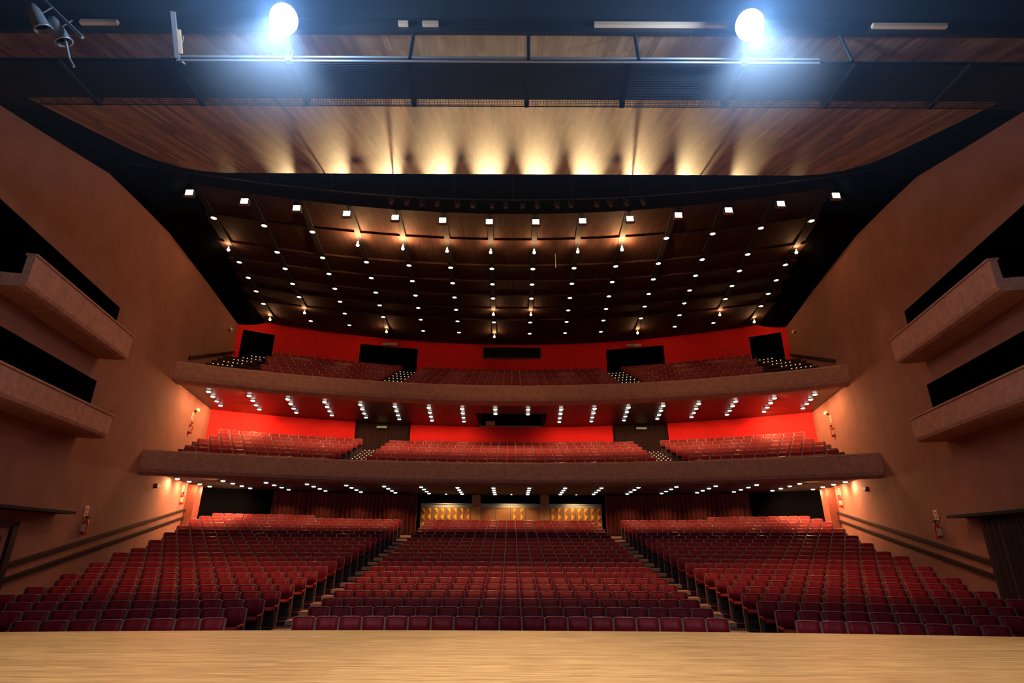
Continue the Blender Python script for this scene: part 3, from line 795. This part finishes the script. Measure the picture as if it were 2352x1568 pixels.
# ================================================================== SEATS
W_S = .52
def lean(z): return .10 * max(0, (z - .44)) / .44
def back_shape(co):
    x, y, z = co
    curve = -.55 * (x * x) + .03
    return (x, y + curve + lean(z), z - .10 * x * x)
vs_b, fs_b = bevelled(-.232, .232, -.045, .035, .46, .885, .018, 2, back_shape)
vs_p, fs_p = bevelled(-.226, .226, -.040, .030, .872, .896, .010, 1, back_shape)
mb_b = MB().add(vs_b, fs_b, smooth=True); mb_b.cur = 1; mb_b.add(vs_p, fs_p, smooth=True)
me_back = mb_b.mesh('backrest', [M['leather'], M['piping']])
vs_c, fs_c = bevelled(-.225, .225, -.46, -.02, .43, .51, .025, 2)
me_cush = MB().add(vs_c, fs_c, smooth=True).mesh('seat_cushion', M['leather'])
def frame_geo(mb, sx):
    x0, x1 = (sx * .258, sx * .240)
    x0, x1 = min(x0, x1), max(x0, x1)
    vs = [(x, y + lean(z), z) for x in (x0, x1) for (y, z) in ((-.05, .0), (.05, .0), (.05, .87), (-.045, .87))]
    mb.add(vs, [(0, 1, 2, 3), (7, 6, 5, 4), (0, 4, 5, 1), (1, 5, 6, 2), (2, 6, 7, 3), (3, 7, 4, 0)])
me_frame = [frame_geo(m_ := MB(), sx) or m_.mesh('side_frame', M['frame']) for sx in (-1, 1)]
def arm_v(sx): return bevelled(sx * .255 - .028, sx * .255 + .028, -.42, -.04, .53, .57, .012, 1)
me_arm = [MB().add(*arm_v(sx)).mesh('armrest', M['leather2']) for sx in (-1, 1)]
def shell_geo(mb):
    mb.box(-.238, .238, -.30, -.02, .06, .43)
    return mb
me_shell = shell_geo(MB()).mesh('seat_pedestal', M['panel'])

def make_seat(arms):
    root = empty('theatre_seat')
    for nm, me in (('backrest', me_back), ('seat_cushion', me_cush), ('side_frame', me_frame[0]), ('side_frame', me_frame[1]), ('seat_pedestal', me_shell)):
        link(bpy.data.objects.new(nm, me), root)
    for a in arms: link(bpy.data.objects.new('armrest', me_arm[a]), root)
    return root

# every seat position
seats = []       # x, y, z, rz, block, row, index, n_in_row, (left_end, right_end)
def place_block(level, block, yc, R, z, a0, a1, row, sgn=0):
    """arc-length span a0..a1 filled with seats"""
    n_ = int((abs(a1 - a0) + .02) / W_S)
    row_l = []
    for k in range(n_):
        if sgn == 0: a = -n_ * W_S / 2 + W_S * (k + .5)
        else: a = sgn * (a0 + W_S * (k + .5))
        th = a / R; x = R * math.sin(th); y = yc - R * (1 - math.cos(th))
        row_l.append((x, y, z + H, -th, level, block, row, k, n_))
    seats.extend(row_l)
def wall_arc(yc, R, gap): return R * math.asin(arc_end(yc, R, gap) / R)
for i in range(NR):
    place_block('stalls', 'centre', ROW_Y[i], ROW_R[i] + 30, floor_z(i), -4.95, 4.95, i)
    for sgn, b in ((-1, 'left'), (1, 'right')):
        place_block('stalls', b, ROW_Y[i], ROW_R[i], floor_z(i), 6.32, wall_arc(ROW_Y[i], ROW_R[i], .75), i, sgn)
for sgn, b in ((-1, 'left'), (1, 'right')):      # the extra back row of the side blocks
    place_block('stalls', b, ROW_Y[21], 33, floor_z(21), 11.4, wall_arc(ROW_Y[21], 33, .9), 21, sgn)
for k in range(8):
    yc = M_ROW0 + PITCH * k; z = M_Z0 + M_RISE * k
    if k < 7:
        place_block('mezzanine', 'centre', yc, 33.5, z, -7.7, 7.7, k)
        for sgn, b in ((-1, 'left'), (1, 'right')): place_block('mezzanine', b, yc, 33.5, z, 9.1, wall_arc(yc, 33.5, .8), k, sgn)
    else: place_block('mezzanine', 'centre', yc, 33.5, z - .1, -6, 6, k)
for k in range(8):
    yc = U_ROW0 + PITCH * k; z = U_Z0 + U_RISE * k
    place_block('gallery', 'centre', yc, 33.5, z, -6.25, 6.25, k)
    for sgn, b in ((-1, 'left'), (1, 'right')): place_block('gallery', b, yc, 33.5, z, 7.6, 13.9 + .32 * k, k, sgn)

th_c = math.radians(20.1)
def view(x, y, z):
    z -= H
    zc = y * math.cos(th_c) + z * math.sin(th_c); yu = -y * math.sin(th_c) + z * math.cos(th_c)
    return 1176 + 1260 * x / zc, 784 - 1260 * yu / zc, zc
inview = []
for s in seats:
    px, py, zc = view(s[0], s[1], s[2] + .7)
    if zc > 0 and -15 < px < 2367: inview.append((zc, s))
inview.sort(key=lambda t: t[0])
chosen = {id(s) for _, s in inview[:300]}
seen = {id(s) for _, s in inview}

protos = {}
def copy_tree(root):
    r = root.copy(); C.objects.link(r)
    for ch in root.children:
        c_ = ch.copy(); C.objects.link(c_); c_.parent = r
    return r
ROWN = {0: 'front row'}
for _, s in inview[:300]:
    x, y, z, rz, level, block, row, k, n_ = s
    if block == 'centre': arms = (0, 1) if k == n_ - 1 else (0,)
    elif block == 'left': arms = (0, 1) if k == 0 else (0,)
    else: arms = (0, 1) if k == 0 else (1,)
    if arms not in protos:
        r = make_seat(arms); protos[arms] = r
    else: r = copy_tree(protos[arms])
    r.location = (x, y, z); r.rotation_euler = (0, 0, rz)
    rn = ROWN.get(row, ORD[row] + ' row')
    if block == 'centre':
        wh = f'{ORD[k]} seat from the left aisle'
    else: wh = f'{ORD[k]} seat out from the aisle'
    tag(r, f'red theatre seat, {block} stalls block, {rn}, {wh}', 'theatre seat', 'red theatre seats of the stalls')

# all the farther seats together
mb = MB(); 
def mb_low(mb, mtx, ends):
    bv, bf = LOWB; cv, cf = LOWC
    mb.cur = 0; mb.add(bv, bf, mtx, smooth=True); mb.add(cv, cf, mtx)
    mb.cur = 4; mb.add(vs_p, fs_p, mtx, smooth=True)
    mb.cur = 1
    for sx in (-1, 1):
        t = MB(); frame_geo(t, sx); mb.add(t.v, t.f, mtx)
    mb.cur = 2; mb.box(-.238, .238, -.30, -.02, .06, .43, mtx)
    mb.cur = 3; mb.box(-.283, -.227, -.42, -.04, .53, .57, mtx)
    if ends: mb.box(.227, .283, -.42, -.04, .53, .57, mtx)
LOWB = bevelled(-.232, .232, -.045, .035, .46, .885, .018, 1, back_shape)
LOWC = MB().box(-.225, .225, -.46, -.02, .43, .51); LOWC = (LOWC.v, LOWC.f)
for s in seats:
    if id(s) in chosen or id(s) not in seen: continue
    x, y, z, rz, level, block, row, k, n_ = s
    mtx = Matrix.Translation((x, y, z)) @ Matrix.Rotation(rz, 4, 'Z')
    mb_low(mb, mtx, (block == 'centre' and k == n_ - 1) or (block == 'left' and k == 0) or (block == 'right' and k == 0))
o = mb.build('theatre_seats', [M['leather'], M['frame'], M['panel'], M['leather2'], M['piping']])
tag(o, 'mass of red leather theatre seats filling the farther stalls, mezzanine and gallery rows', 'theatre seats', 'farther theatre seats', 'stuff')

# added downlights on the stalls side that brighten the foyer doors
for x, wh in ((-4.1, 'left'), (0, 'middle'), (4.1, 'right')):
    root = fixture('door_downlight', x, 35.75, ZS_G + H - .005, f'small added downlight over the foyer doors, {wh} one', 'downlight', 'added downlights over the foyer doors', me_lens_w, scale=.5)
    lamp(root, (0, 0, -.14), 'SPOT', P_DOOR_FILL, (1, .62, .25), 130, .8, (0, .45, -1), .05)

# ---- thin haze volume added to imitate lens glow around the work lights
mb = MB(); mb.box(-12.5, 12.5, 5.2, 10.2, 6.6 + H, 9.85 + H)
o = mb.build('glow_haze', [])
m = bpy.data.materials.new('haze'); m.use_nodes = True; nt = m.node_tree; nt.nodes.clear()
out = nt.nodes.new('ShaderNodeOutputMaterial'); vs = nt.nodes.new('ShaderNodeVolumeScatter')
vs.inputs['Color'].default_value = (.38, .62, 1, 1); vs.inputs['Density'].default_value = .023; vs.inputs['Anisotropy'].default_value = .3
nt.links.new(vs.outputs[0], out.inputs['Volume']); o.data.materials.append(m)
tag(o, 'added thin bluish haze imitating lens glow around the two work lights', 'haze', kind='stuff')
